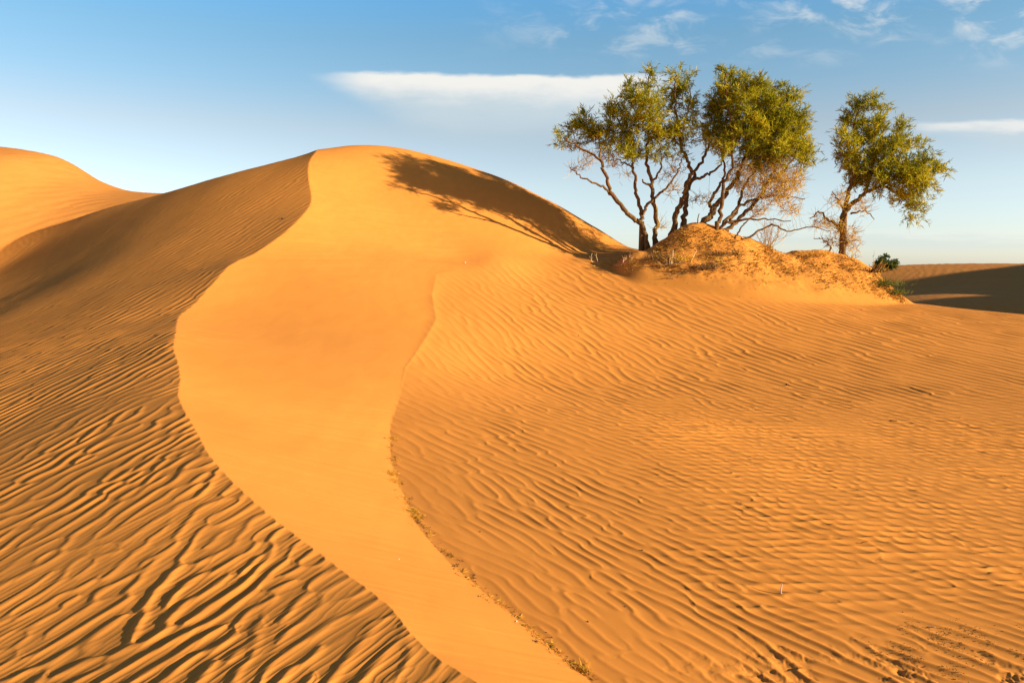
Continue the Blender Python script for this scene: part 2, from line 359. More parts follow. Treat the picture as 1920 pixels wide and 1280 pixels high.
def bark_material(name, c0, c1, dist=.03):
    m, nt, p, o = mat(name); tc = nt.nodes.new('ShaderNodeTexCoord'); co = tc.outputs['Object']
    n = nz(nt, 22, 5, .65, co, ((0, 0, 0), (1, 1, .22)))
    nt.links.new(ramp(nt, n.outputs[0], [(.35, c0), (.65, c1)]).outputs[0], p.inputs['Base Color'])
    bp = nt.nodes.new('ShaderNodeBump'); bp.inputs['Strength'].default_value = .8; bp.inputs['Distance'].default_value = dist
    nt.links.new(n.outputs[0], bp.inputs['Height']); nt.links.new(bp.outputs[0], p.inputs['Normal']); return m
BARK = bark_material('bark', (.07, .035, .012), (.23, .115, .035))
TWIG = bark_material('dry_twig', (.50, .28, .04), (.66, .42, .07), .002)
PALE = bark_material('bleached_wood', (.58, .36, .17), (.76, .52, .29), .002)
def leaf_material(name, stops, trans=.45):
    m, nt, p, o = mat(name); g = nt.nodes.new('ShaderNodeNewGeometry'); tc = nt.nodes.new('ShaderNodeTexCoord')
    n = nz(nt, 1.6, 3, .5, tc.outputs['Object'])
    mm = nt.nodes.new('ShaderNodeMath'); mm.operation = 'MULTIPLY_ADD'; nt.links.new(g.outputs['Random Per Island'], mm.inputs[0]); mm.inputs[1].default_value = .5
    nt.links.new(n.outputs[0], mm.inputs[2]); m2 = nt.nodes.new('ShaderNodeMath'); m2.operation = 'SUBTRACT'; nt.links.new(mm.outputs[0], m2.inputs[0]); m2.inputs[1].default_value = .25
    c = ramp(nt, m2.outputs[0], stops)
    nt.links.new(c.outputs[0], p.inputs['Base Color']); p.inputs['Roughness'].default_value = .7
    t = nt.nodes.new('ShaderNodeBsdfTranslucent'); nt.links.new(c.outputs[0], t.inputs[0]); mx = nt.nodes.new('ShaderNodeMixShader'); mx.inputs[0].default_value = trans
    nt.links.new(p.outputs[0], mx.inputs[1]); nt.links.new(t.outputs[0], mx.inputs[2]); nt.links.new(mx.outputs[0], o.inputs[0]); return m
LEAF = leaf_material('tamarisk_leaves', [(.2, (.13, .14, .006)), (.5, (.34, .30, .010)), (.8, (.62, .47, .018))])
LEAFD = leaf_material('bush_leaves', [(.2, (.05, .07, .018)), (.5, (.10, .12, .02)), (.8, (.20, .19, .03))])
STRAW = leaf_material('dry_straw', [(.2, (.36, .17, .015)), (.5, (.60, .31, .03)), (.8, (.74, .45, .06))], .2)
DARKB = leaf_material('dark_debris', [(.2, (.06, .03, .012)), (.5, (.12, .06, .02)), (.8, (.25, .13, .04))], .05)

def tubes(paths, sides=6, wob=0.):
    """paths: list of (pts Nx3, radii N) -> verts, quads of one mesh"""
    VV = []; FF = []; n0 = 0
    for P, r in paths:
        P = np.asarray(P, float); r = np.asarray(r, float); n = len(P)
        k = sides if r.max() > .02 else (4 if r.max() > .008 else 3)
        t = np.gradient(P, axis=0); t /= np.linalg.norm(t, axis=1)[:, None]+1e-9
        up = np.array([.31, .95, .05]); u = np.cross(t, up); u /= np.linalg.norm(u, axis=1)[:, None]+1e-9; v = np.cross(t, u)
        a = np.arange(k)*2*np.pi/k
        rad = r[:, None]*(1+wob*rng.normal(0, 1, (n, k))) if wob else np.repeat(r[:, None], k, 1)
        ring = P[:, None, :]+rad[:, :, None]*(np.cos(a)[None, :, None]*u[:, None, :]+np.sin(a)[None, :, None]*v[:, None, :])
        VV.append(ring.reshape(-1, 3))
        i, j = np.meshgrid(np.arange(n-1), np.arange(k), indexing='ij'); j2 = (j+1) % k
        FF.append((np.stack([i*k+j, i*k+j2, (i+1)*k+j2, (i+1)*k+j], -1).reshape(-1, 4))+n0); n0 += n*k
        # close the tip
    return np.concatenate(VV), np.concatenate(FF)
def smooth_path(P, n=None, rough=.0):
    P = np.asarray(P, float); m = len(P)
    if m < 3: 
        t = np.linspace(0, 1, 6)[:, None]; Q = P[0]+(P[-1]-P[0])*t
    else:
        out = []
        E = np.vstack([2*P[0]-P[1], P, 2*P[-1]-P[-2]])
        for i in range(1, m):
            p0, p1, p2, p3 = E[i-1], E[i], E[i+1], E[i+2]
            for t in np.linspace(0, 1, 6, endpoint=False):
                out.append(.5*((2*p1)+(-p0+p2)*t+(2*p0-5*p1+4*p2-p3)*t*t+(-p0+3*p1-3*p2+p3)*t**3))
        out.append(P[-1]); Q = np.array(out)
    if rough: Q = Q+np.random.default_rng(len(Q)).normal(0, rough, Q.shape)*np.r_[0, np.ones(len(Q)-1)][:, None]
    return Q

def blades(P, D, L, W, g, curl=.25):
    """thin two-quad blades: P base, D unit direction, L length, W width"""
    n = len(P); rnd = g.normal(0, 1, (n, 3)); s = np.cross(D, rnd); s /= np.linalg.norm(s, axis=1)[:, None]+1e-9
    c = np.cross(D, s)*(g.normal(0, curl, n)*L)[:, None]
    a = P; b = P+D*(L*.5)[:, None]+c*.25; e = P+D*L[:, None]+c
    w = (W*.5)[:, None]*s
    V = np.stack([a-w*.5, a+w*.5, b+w, b-w, e+w*.25, e-w*.25], 1).reshape(-1, 3)
    k = np.arange(n)[:, None]*6
    Fq = np.concatenate([k+np.array([[0, 1, 2, 3]]), k+np.array([[3, 2, 4, 5]])]); return V, Fq

def unit(v): return v/(np.linalg.norm(v, axis=-1, keepdims=True)+1e-9)

def make_tree(name, label, cat, Y, stems, leafy, bare, seed, dens=1.0, leafmat=LEAF, group=None, scale=1.0, leaf=(.12, .017), sprayk=39):
    g = np.random.default_rng(seed); m = Y/FPX
    off = []
    def P3(px, py, dy): p = at(px, py, Y+dy); return np.array(p)
    paths = []; nodes = []; 
    for st in stems:
        base_dy, end_dy, r0, r1, pts = st
        n = len(pts); P = [P3(px, py, base_dy+(end_dy-base_dy)*(i/(n-1))) for i, (px, py) in enumerate(pts)]
        Q = smooth_path(P, rough=.02); r = np.linspace(r0*.86, r1*.8, len(Q))*m
        if r0 >= 4 and pts[0][1] > 400:            # root flare, sunk in the sand
            gz = min(ground(Q[0][0], Q[0][1]), Q[0][2])-.25
            Q = np.vstack([[Q[0]+np.array([0, 0, gz-Q[0][2]])], Q]); r = np.r_[r[0]*1.5, r]; r[1] *= 1.25; r[2] *= 1.08
        paths.append((Q, r)); nodes.append(Q)
    base = paths[0][0][0].copy(); base[2] = ground(base[0], base[1])
    root = empty(name, base); tag(root, label, cat, group)
    # attraction points
    def cloud(cl, per):
        pts = []
        for (px, py, rp) in cl:
            c = P3(px, py, g.normal(0, .25)); rr = rp*m; n = max(3, int(per*(rp/22.)**2))
            u = unit(g.normal(0, 1, (n, 3)))*(g.random((n, 1))**.4)*rr*np.array([1, 1.15, .92]); pts.append(c+u)
        return np.concatenate(pts) if pts else np.zeros((0, 3))
    A1 = cloud(leafy, 30*dens); A2 = cloud(bare, 34*dens); At = np.concatenate([A1, A2]); isleaf = np.r_[np.ones(len(A1), bool), np.zeros(len(A2), bool)]
    # space colonisation from the traced limbs
    N = [p for q in nodes for p in q[len(q)//3:]]; par = [-1]*len(N); NP = list(N); alive = np.ones(len(At), bool); step = .11*scale
    tips = np.zeros((len(At)), int)
    for it in range(46):
        arr = np.array(NP); idx = np.nonzero(alive)[0]
        if not len(idx): break
        d2 = ((At[idx][:, None, :]-arr[None, :, :])**2).sum(-1); nn = d2.argmin(1); dd = np.sqrt(d2[np.arange(len(idx)), nn])
        tips[idx] = nn
        done = dd < step*1.3; alive[idx[done]] = False
        acc = {}
        for a_, k_ in zip(idx[~done], nn[~done]): acc.setdefault(int(k_), []).append(a_)
        for k_, lst in acc.items():
            v = unit(unit(At[lst]-arr[k_]).sum(0)+g.normal(0, .16, 3)+np.array([0, 0, .08])); NP.append(arr[k_]+v*step); par.append(k_)
    NP = np.array(NP); par = np.array(par); cnt = np.zeros(len(NP)); child = {}
    for k in range(len(NP)-1, -1, -1):
        if cnt[k] == 0: cnt[k] = 1
        if par[k] >= 0: cnt[par[k]] += cnt[k] if par[par[k]] >= 0 else 0
        if par[k] >= 0: child.setdefault(par[k], []).append(k)
    rad = np.minimum(.0042*cnt**.46, .028)
    tw = []; used = set()
    for k in range(len(NP)):
        if par[k] >= 0 and k not in used:
            ch = [par[k], k]; used.add(k)
            while True:
                c = [q for q in child.get(ch[-1], []) if q not in used]
                if not c: break
                q = max(c, key=lambda t: cnt[t]); ch.append(q); used.add(q)
            r = np.array([rad[q] for q in ch]); r[0] = r[1]; r[-1] *= .5
            tw.append((NP[ch], r))
    # fine bare sprigs on the bare clouds
    for a_ in np.nonzero(~isleaf)[0]:
        for _ in range(5):
            p = At[a_]; d = unit(g.normal(0, 1, 3)+np.array([.4, -.2, .5])); L = .12+.22*g.random()
            q = np.array([p, p+d*L*.5+g.normal(0, .02, 3), p+d*L+g.normal(0, .03, 3)]); tw.append((q, np.array([.0065, .0045, .003])))
    off = np.array(base)
    for (P, r), st in zip(paths, stems):
        V, Fq = tubes([(P-off, r)], 9, .08); mesh_np('trunk' if st[2] >= 4 and st[4][0][1] > 420 or name == 'desert_bush' else 'branch', V, Fq, BARK, root)
    V, Fq = tubes([(P-off, r) for P, r in tw], 5); mesh_np('twigs', V, Fq, BARK if len(bare) < 3 else TWIG, root)
    # feathery sprays
    L1 = At[isleaf]
    anchors = [L1]
    n = len(L1); k = sprayk
    cen = L1.mean(0)
    ax = unit(unit(L1-cen)*.35+g.normal(0, .55, (n, 3))+np.array([0, 0, .55]))
    # each attraction point carries three short plumes with needle-like blades along them
    PP = []; DD = []
    for q in range(4):
        axq = unit(ax+g.normal(0, .6, (n, 3))); ln = (.16+.20*g.random(n))*scale; b0 = L1+g.normal(0, .055, (n, 3))*scale
        t = g.random((n, k//3)); p = b0[:, None, :]+axq[:, None, :]*(t*ln[:, None])[:, :, None]; p[..., 2] -= (t**2)*.05
        d = unit(axq[:, None, :]*.9+g.normal(0, .55, (n, k//3, 3))+np.array([0, 0, -.05])); PP.append(p.reshape(-1, 3)); DD.append(d.reshape(-1, 3))
    PP = np.concatenate(PP); DD = np.concatenate(DD); q = len(PP)
    V, Fq = blades(PP-off, DD, leaf[0]*scale*(.6+.8*g.random(q)), leaf[1]*(.7+.6*g.random(q)), g)
    mesh_np('crown', V, Fq, leafmat, root, smooth=False)
    print(name, 'attr', len(At), 'nodes', len(NP), 'blades', q, time.time()-T0)
    return root

def zz(s, ox, oy, lst):   # survey numbers taken on an enlargement
    return [(ox+a*s, oy+b*s)+((c*s,) if len(t) > 2 else ()) for t in lst for a, b, c in [(t[0], t[1], t[2] if len(t) > 2 else 0)]]
Z1 = lambda l: zz(.336, 1020, 100, l)
Z2 = lambda l: zz(.3595, 1480, 160, l)
make_tree('tamarisk_tree', 'leftmost tree of the clump, three thin leaning stems and ragged green crown', 'tree', 21.1, [
    (0, -.3, 6.2, 1.6, Z1([(575, 1080), (545, 960), (470, 895), (380, 790), (340, 680), (310, 590), (200, 525), (120, 480)])),
    (-.1, -.6, 3.0, 1.0, Z1([(380, 790), (300, 730), (210, 690), (150, 640)])),
    (-.2, .1, 2.2, .8, Z1([(310, 590), (300, 450), (210, 400)])),
    (0, .3, 4.6, 1.4, Z1([(545, 960), (540, 880), (510, 760), (500, 650), (480, 560), (450, 450), (400, 340)])),
    (0, -.4, 3.8, 1.2, Z1([(552, 900), (590, 830), (640, 790), (700, 730), (750, 650), (770, 590)])),
    (.2, .4, 5.4, 1.2, Z1([(622, 1050), (625, 920), (605, 800), (600, 700), (575, 620), (580, 500), (590, 350), (580, 200), (590, 110)])),
    (.25, -.3, 3.0, .8, Z1([(600, 720), (650, 640), (650, 520)])),
    (.25, .2, 3.2, 1.6, Z1([(600, 745), (545, 710)])),
    (0, .5, 2.2, .7, Z1([(500, 640), (420, 600), (340, 600)]))],
    Z1([(110, 480, 38), (170, 420, 40), (230, 390, 55), (310, 440, 75), (400, 310, 60), (430, 420, 95), (500, 510, 70), (560, 400, 80), (600, 310, 65), (595, 120, 32), (590, 190, 35), (470, 190, 38), (620, 440, 60),
        (640, 530, 45), (560, 260, 60), (480, 260, 50), (180, 520, 35), (350, 520, 45), (450, 570, 40), (600, 580, 35)]),
    Z1([(170, 640, 40), (230, 600, 45), (450, 680, 30), (350, 600, 60), (680, 700, 40), (640, 960, 35)]), 101, .76)
make_tree('tamarisk_tree', 'slender middle tree of the clump with sparse narrow crown', 'tree', 21.4, [
    (0, -.2, 6.2, 1.5, Z1([(712, 1010), (740, 900), (770, 820), (800, 730), (820, 660), (800, 600), (770, 530), (750, 400), (730, 250), (735, 120)])),
    (.2, .3, 5.6, 1.6, Z1([(780, 950), (790, 850), (805, 750), (850, 650), (900, 570), (920, 500), (900, 400)])),
    (.1, -.4, 3.4, 1.4, Z1([(820, 720), (900, 680), (960, 650), (1000, 590), (1020, 520)])),
    (.0, .4, 2.2, .8, Z1([(770, 530), (720, 470), (700, 400)])), (.0, .4, 2.2, .8, Z1([(760, 420), (800, 330), (820, 180)]))],
    Z1([(720, 250, 50), (738, 105, 26), (815, 150, 30), (770, 200, 50), (700, 420, 60), (780, 450, 70), (830, 290, 52), (850, 380, 45), (660, 240, 28), (725, 560, 36), (700, 320, 45), (740, 160, 26)]),
    Z1([(700, 760, 50), (850, 800, 45), (740, 640, 50), (900, 820, 40)]), 102, .66)
make_tree('tamarisk_tree', 'broad rightmost tree of the clump, dense green crown over bare orange twigs', 'tree', 21.1, [
    (0, .3, 7.2, 1.8, Z1([(880, 960), (940, 890), (960, 840), (1040, 750), (1100, 640), (1150, 500), (1200, 350)])),
    (-.6, -.2, 5.4, 1.2, Z1([(930, 1080), (965, 980), (985, 880), (1000, 740), (1050, 620), (1050, 450), (1020, 250), (1010, 120)])),
    (0, .2, 4.0, 1.2, Z1([(940, 890), (930, 820), (980, 740), (1010, 650), (980, 520), (950, 380)])),
    (-.5, -.8, 3.6, .9, Z1([(965, 985), (1050, 935), (1200, 925), (1380, 940)])),
    (-.3, .3, 3.8, 1.0, Z1([(1000, 960), (1080, 860), (1200, 810), (1320, 800), (1450, 810)])),
    (-.1, .4, 5.0, 1.4, Z1([(990, 1000), (1040, 970), (1150, 860), (1250, 720), (1300, 600), (1350, 450), (1380, 320)])),
    (-.2, .5, 3.8, 1.2, Z1([(1040, 950), (1090, 830), (1130, 720), (1200, 620), (1250, 480)])),
    (-.5, -.2, 2.8, .8, Z1([(1100, 1050), (1130, 1030), (1270, 960), (1360, 990), (1480, 970), (1600, 990)])),
    (-.7, -.5, 2.4, 1.0, Z1([(1045, 1085), (1080, 1000), (1130, 940), (1200, 900)])),
    (0, .5, 3.2, 1.0, Z1([(1250, 720), (1350, 640), (1430, 520)]))],
    Z1([(1012, 115, 30), (1000, 220, 62), (960, 330, 70), (930, 450, 60), (1080, 170, 50), (1100, 300, 100), (1150, 450, 115), (1050, 430, 90), (1220, 260, 80), (1300, 300, 80), (1375, 270, 48), (1330, 430, 115),
        (1420, 370, 48), (1420, 520, 80), (1280, 560, 90), (1000, 530, 55), (1180, 570, 85), (1205, 185, 32), (1310, 220, 30), (1460, 590, 38), (1240, 400, 100), (1150, 200, 40)]),
    Z1([(1250, 720, 110), (1350, 720, 100), (1150, 740, 90), (1380, 860, 60), (1060, 700, 60), (1200, 850, 80), (1300, 800, 80), (1420, 700, 50), (1110, 650, 60), (1300, 650, 90)]), 103, 1.0)
make_tree('tamarisk_tree', 'lone tree at the right end of the mound leaning right', 'tree', 21.9, [
    (0, .1, 7.0, 1.6, Z2([(278, 885), (285, 800), (270, 730), (290, 650), (310, 560), (330, 490), (345, 400), (335, 250), (360, 130)])),
    (0, -.3, 5.2, 1.4, Z2([(285, 670), (350, 600), (400, 560), (480, 520), (600, 450), (700, 420)])),
    (0, .4, 3.0, 1.0, Z2([(480, 520), (560, 560), (640, 640)])), (0, .2, 3.0, 1.0, Z2([(400, 560), (430, 420), (480, 300), (500, 180)])),
    (0, -.5, 3.6, 1.0, Z2([(268, 745), (200, 700), (160, 660), (110, 700)])),
    (.1, .4, 2.6, .8, Z2([(280, 640), (250, 600), (220, 550)])), (-.1, -.4, 2.2, .8, Z2([(320, 670), (390, 655), (440, 695)])),
    (-.2, -.3, 2.0, .8, Z2([(205, 870), (215, 840), (180, 805), (130, 800)]))],
    Z2([(345, 120, 45), (430, 105, 45), (495, 120, 26), (320, 200, 42), (290, 290, 52), (270, 370, 40), (400, 260, 80), (480, 210, 50), (580, 225, 38), (500, 330, 90), (420, 420, 95), (360, 470, 60), (560, 430, 95), (620, 500, 85),
        (670, 400, 55), (705, 310, 26), (735, 440, 48), (690, 520, 50), (655, 610, 50), (650, 680, 30), (560, 590, 40), (330, 380, 55), (640, 320, 35), (470, 500, 60), (775, 455, 20)]),
    Z2([(150, 710, 50), (300, 760, 60), (230, 740, 50), (330, 830, 45), (260, 600, 60), (200, 820, 45), (290, 830, 40), (370, 640, 50)]), 104, .9)
bpy.data.objects['tamarisk_tree'].name = 'tamarisk_tree'

# small green bush beyond the mound
bp0 = hit(1660, 503)
make_tree('desert_bush', 'small dark green bush beyond the right end of the mound', 'bush', 58.0, [
    (0, .2, .9, .3, [(1662, 506), (1660, 496), (1655, 487)]), (0, .2, .8, .3, [(1663, 506), (1672, 497), (1678, 491)])],
    [(1652, 491, 9), (1660, 485, 7), (1664, 493, 9), (1675, 496, 7), (1681, 492, 4), (1648, 498, 8), (1670, 499, 8), (1655, 499, 9)], [], 105, 4.5, LEAFD, leaf=(.14, .04), scale=.8)
print('done trees', time.time()-T0)

def shrub(name, label, cat, px, py, size, n, material, seed, up=.6, spread=1., rad=.006, group=None, part='twigs', forks=2):
    g = np.random.default_rng(seed); b = hit(px, py); root = empty(name, b); tag(root, label, cat, group); tw = []
    for k in range(n):
        d = unit(np.array([g.normal(0, spread), g.normal(0, spread*.6), up+g.random()*.5])); L = size*(.5+.6*g.random())
        p0 = np.array([g.normal(0, size*.12), g.normal(0, size*.12), -.04]); p1 = p0+d*L*.5+g.normal(0, size*.06, 3); p2 = p1+unit(d+g.normal(0, .35, 3))*L*.5
        q = smooth_path([p0, p1, p2]); tw.append((q, np.linspace(rad, rad*.35, len(q))))
        for f in range(forks):
            i = g.integers(len(q)//3, len(q)-1); e = q[i]+unit(d+g.normal(0, .6, 3))*L*.35; tw.append((smooth_path([q[i], (q[i]+e)/2+g.normal(0, size*.03, 3), e]), np.linspace(rad*.6, rad*.25, 13)))
    V, Fq = tubes(tw, 5); mesh_np(part, V, Fq, material, root); return root
shrub('dry_shrub', 'small bare shrub behind the mound right of the clump', 'shrub', 1440, 462, .75, 26, TWIG, 1, .9, .55, .008, forks=5)
shrub('dead_shrub', 'pale broken twigs in the shade left of the mound', 'dead twigs', 1168, 497, .36, 9, PALE, 2, .5, .9, .010)
shrub('dead_shrub', 'spiky dead twigs at the left foot of the mound below the middle stem', 'dead twigs', 1256, 497, .40, 16, PALE, 3, .5, 1.0, .009)
shrub('dead_shrub', 'low tangle of dry twigs flat on the sand at the foot of the mound', 'dead twigs', 1432, 530, .34, 14, TWIG, 4, .12, 1.5, .007)
shrub('dead_shrub', 'thin dry sprig standing on the floor in front of the mound', 'dead twigs', 1262, 522, .24, 5, PALE, 5, .6, .9, .007)
shrub('dead_shrub', 'tiny curled twig on the smooth slope right of the dry tangle', 'dead twigs', 1546, 541, .22, 4, DARKB, 6, .15, 1.2, .007)
shrub('dead_shrub', 'bleached branches sticking up at the right end of the mound', 'dead twigs', 1642, 513, .55, 7, TWIG, 7, .8, .7, .012)
shrub('dead_shrub', 'short twigs poking out of the mound under the leaning trunk', 'dead twigs', 1352, 492, .30, 9, TWIG, 9, .4, 1.1, .009)
shrub('dead_shrub', 'twiggy tangle midway down the mound below the long bare branches', 'dead twigs', 1388, 478, .34, 12, BARK, 10, .3, 1.2, .009)
shrub('dead_shrub', 'dry twigs on the saddle of the mound between the clump and the lone tree', 'dead twigs', 1512, 482, .30, 10, TWIG, 11, .4, 1.1, .008)
shrub('dead_shrub', 'tuft of broken twigs around the foot of the lone tree', 'dead twigs', 1596, 488, .34, 16, TWIG, 12, .6, .9, .009)
shrub('dead_shrub', 'dark dead roots bared at the right end of the mound under the bleached branches', 'dead roots', 1632, 508, .40, 14, BARK, 13, .1, 1.5, .018)
shrub('dead_shrub', 'single short dead stick at the left edge of the shade', 'dead twigs', 1118, 493, .30, 2, PALE, 8, 1., .2, .010)

def stick(name, label, cat, px, py, L, d, r, material, bend=.05, seed=0, sink=.02, group=None):
    g = np.random.default_rng(seed); b = hit(px, py); d = unit(np.array(d, float)); s = unit(np.cross(d, [.3, .5, .8])); n = 9
    t = np.linspace(0, 1, n)[:, None]; q = d*(t*L-sink)+s*(np.sin(t*3.1)*bend*L)+g.normal(0, L*.006, (n, 3))
    V, Fq = tubes([(q, r*np.linspace(1.05, .7, n))], 8, .07); kcap = 8 if r > .02 else (4 if r > .008 else 3)
    o = mesh_np(name, V, Fq, material); o.location = b; tag(o, label, cat, group); return o
stick('stick', 'short white stick standing upright in the rippled sand', 'stick', 1465, 1112, .066, (.08, 0, 1), .006, PALE, .05, 1, .004)
bpy.data.objects['stick'].data.materials[0] = bark_material('white_wood', (.85, .76, .60), (.90, .82, .68), .0002)
stick('stick', 'pale stick leaning on the mound below the leaning trunk', 'stick', 1296, 492, .34, (.35, -.25, .9), .014, PALE, .03, 2)
stick('stick', 'dark twig lying on the ripples right of the middle', 'stick', 1668, 789, .09, (.9, -.6, .05), .007, DARKB, .05, 3, 0)
stick('stick', 'thin pale straw lying on the ripples of the left slope', 'stick', 206, 703, .11, (.6, -.5, .18), .0035, PALE, .05, 4, 0)
stick('stick', 'dark curved twig sticking out of the ripples at lower right', 'stick', 1614, 1018, .05, (.75, -.3, .35), .003, DARKB, .15, 5, 0)
stick('stick', 'stubby dead branch on top of the mound between the trunks', 'stick', 1309, 420, .28, (.1, 0, 1), .016, BARK, .08, 6)
stick('stick', 'bleached sliver of wood in the crusty patch at lower right', 'stick', 1738, 1176, .045, (.7, -.35, .15), .005, PALE, .04, 8, 0)
def stem_log(): pass

# ---- litter and grass
def litter(name, label, cat, pts, material, seed, L=(.02, .05), W=.0025, flat=.25, kind='stuff', width=.03, n=None):
    g = np.random.default_rng(seed); P = []
    for (px, py, sp, cnt) in pts:
        b = hit(px, py); m = b[1]/FPX
        for _ in range(cnt): P.append([b[0]+g.normal(0, sp*m), b[1]+g.normal(0, sp*m*1.6)])
    P = np.array(P); z, _ = terrain(P[:, 0], P[:, 1]); P3 = np.c_[P, z+.002]; n = len(P3)
    D_ = unit(np.c_[g.normal(0, 1, n)+.3, g.normal(0, 1, n)-.3, np.abs(g.normal(0, flat, n))]); L_ = g.uniform(L[0], L[1], n)
    V, Fq = blades(P3, D_, L_, np.full(n, W)*g.uniform(.6, 1.4, n), g, .35); o = mesh_np(name, V, Fq, material, smooth=False); tag(o, label, cat, kind=kind); return o
def along(pl, n, sp, cnt, seed, keep=lambda t, g: True):
    g = np.random.default_rng(seed); pl = np.array(pl, float); out = []
    seg = np.r_[0, np.cumsum(np.hypot(*np.diff(pl, axis=0).T))]; 
    for s in np.sort(g.uniform(0, seg[-1], n)):
        x = np.interp(s, seg, pl[:, 0]); y = np.interp(s, seg, pl[:, 1])
        out.append((x+g.normal(0, sp), y+g.normal(0, sp*.7), 2.2, max(1, int(cnt*g.exponential(1)))))
    return out
toe_px = [(731, 820), (733, 848), (738, 870), (735, 893), (745, 905), (758, 935), (765, 955), (775, 965), (790, 985), (808, 1003), (820, 1020), (850, 1048), (872, 1075), (895, 1100), (930, 1125), (968, 1158), (985, 1175), (1030, 1212), (1065, 1242), (1100, 1262), (1115, 1274)]
litter('straw_litter', 'thin ragged line of yellow straw along the foot of the slip face', 'straw', along(toe_px, 110, 3, 8, 1)+[(735, 888, 6, 260), (740, 902, 6, 160), (772, 958, 7, 240), (782, 968, 7, 160), (738, 822, 5, 110), (742, 862, 5, 90), (868, 1072, 4, 40), (1090, 1255, 8, 60), (975, 1160, 4, 30)], STRAW, 1, (.010, .036), .0024, .10)
litter('straw_litter', 'dark brown plant crumbs scattered along the foot of the slip face', 'plant debris', along(toe_px, 130, 8, 5, 2), DARKB, 2, (.004, .014), .004)
g_ = np.random.default_rng(5)
patch = [(g_.normal(1790, 70), g_.normal(1215, 30), 8, int(3+g_.exponential(7))) for _ in range(75)]
patch = [(min(p[0], 1925), min(p[1], 1290), p[2], p[3]) for p in patch]
litter('debris', 'dark plant crumbs and twigs in the crusty patch at lower right', 'plant debris', patch, DARKB, 3, (.003, .013), .0035, .2)
mo = []
for _ in range(620):
    x = g_.uniform(1225, 1690); lo = np.interp(x, [1225, 1300, 1400, 1500, 1600, 1690], [505, 512, 515, 520, 545, 566]); hi = np.interp(x, [1225, 1262, 1300, 1400, 1500, 1600, 1640, 1690], [475, 445, 426, 452, 478, 492, 516, 556])
    mo.append((x, hi+(lo-hi)*g_.random()**1.3, 5, int(3+g_.exponential(6))))
litter('leaf_litter', 'dead leaf and twig litter strewn over the sand mound', 'plant debris', mo, DARKB, 6, (.02, .085), .014, .3)
litter('leaf_litter', 'yellow dry straw scattered over the sand mound', 'straw', mo[::2], STRAW, 7, (.04, .13), .012, .45)
litter('leaf_litter', 'dry straw at the edge of the shade left of the mound', 'straw', [(g_.uniform(1110, 1260), 497+g_.normal(0, 4), 5, 5) for _ in range(60)], STRAW, 8, (.03, .10), .010, .4)
def tuft(name, label, cat, px, py, n, L, material, seed, w=.004, sp=.03):
    g = np.random.default_rng(seed); b = hit(px, py); P = np.c_[g.normal(0, sp, n), g.normal(0, sp, n), np.full(n, -.01)]
    D_ = unit(np.c_[g.normal(0, .6, n), g.normal(0, .6, n), np.abs(g.normal(.7, .3, n))]); V, Fq = blades(P, D_, L*g.uniform(.5, 1.1, n), np.full(n, w), g, .3)
    o = mesh_np(name, V, Fq, material, smooth=False); o.location = b; tag(o, label, cat); return o
tuft('grass_tuft', 'small yellow grass tuft at the bottom edge where the slip face ends', 'grass tuft', 1093, 1257, 110, .05, STRAW, 1, .0026, .022)
tuft('grass_tuft', 'green and yellow grass tuft hanging at the right end of the mound', 'grass tuft', 1655, 535, 330, .26, LEAFD, 2, .012, .24)
tuft('grass_tuft', 'olive grass tuft lower down the right end of the mound', 'grass tuft', 1678, 550, 200, .2, LEAFD, 3, .012, .16)
tuft('dry_grass_clump', 'dark dry grass clump at the foot of the mound below the middle tree', 'dry grass', 1322, 505, 260, .22, DARKB, 11, .012, .20)
tuft('dry_grass_clump', 'straw coloured grass clump right above the spiky dead twigs', 'dry grass', 1280, 490, 200, .20, STRAW, 12, .010, .18)
tuft('dry_grass_clump', 'dark grass clump beside the leaning trunk foot', 'dry grass', 1345, 480, 160, .18, DARKB, 13, .011, .15)
tuft('dry_grass_clump', 'low brown grass clump at the dark left foot of the mound', 'dry grass', 1236, 488, 200, .20, DARKB, 14, .011, .20)
tuft('dry_grass_clump', 'golden grass clump on the crest of the mound left of the lone tree', 'dry grass', 1535, 478, 160, .16, STRAW, 15, .010, .20)
# small stones and droppings lying about
def pebble(px, py, r, material, label, seed):
    import bmesh
    g = np.random.default_rng(seed); bm = bmesh.new(); bmesh.ops.create_icosphere(bm, subdivisions=2, radius=r)
    for v in bm.verts: v.co *= 1+.18*g.normal(); v.co.z *= .7
    me = bpy.data.meshes.new('pebble'); bm.to_mesh(me); bm.free(); me.materials.append(material)
    o = bpy.data.objects.new('pebble', me); COL.objects.link(o); b = hit(px, py); o.location = (b[0], b[1], b[2]+r*.35); tag(o, label, 'pebble', 'pebbles lying on the sand'); return o
DK = bark_material('dark_stone', (.05, .03, .02), (.10, .06, .035)); LT = bark_material('pale_stone', (.7, .55, .38), (.8, .68, .5))
for k, (px, py, r, mt, lb) in enumerate([
    (968, 1165, .006, LT, 'whitish pebble at the slip face foot just above the straw line'), (1004, 1201, .004, LT, 'tiny pale pebble on the lower slip face foot'),
    (1102, 1166, .0055, DK, 'black pebble on the ripples right of the slip face foot'), (1172, 1137, .004, DK, 'small dark pebble on a ripple higher up right of centre'),
    (900, 997, .005, DK, 'dark speck of a pebble on the ripples near the bend of the straw line'), (1204, 1032, .006, DK, 'dark pebble at the centre of the rippled floor'),
    (872, 493, .02, LT, 'white pebble on the upper slope below the tree shadow'), (1085, 380+250, .012, DK, 'dark pebble high on the rippled floor'),
    (530+0, 411, .03, DK, 'dark pebble near the crest on the upper left slope'), (1475, 722, .022, DK, 'dark pebble among the ripples right of centre'),
    (748, 1048, .0045, LT, 'whitish pebble on the smooth slip face'), (28, 880, .007, DK, 'dark pebble on the ripples at the left edge')]):
    pebble(px, py, r, mt, lb, k)

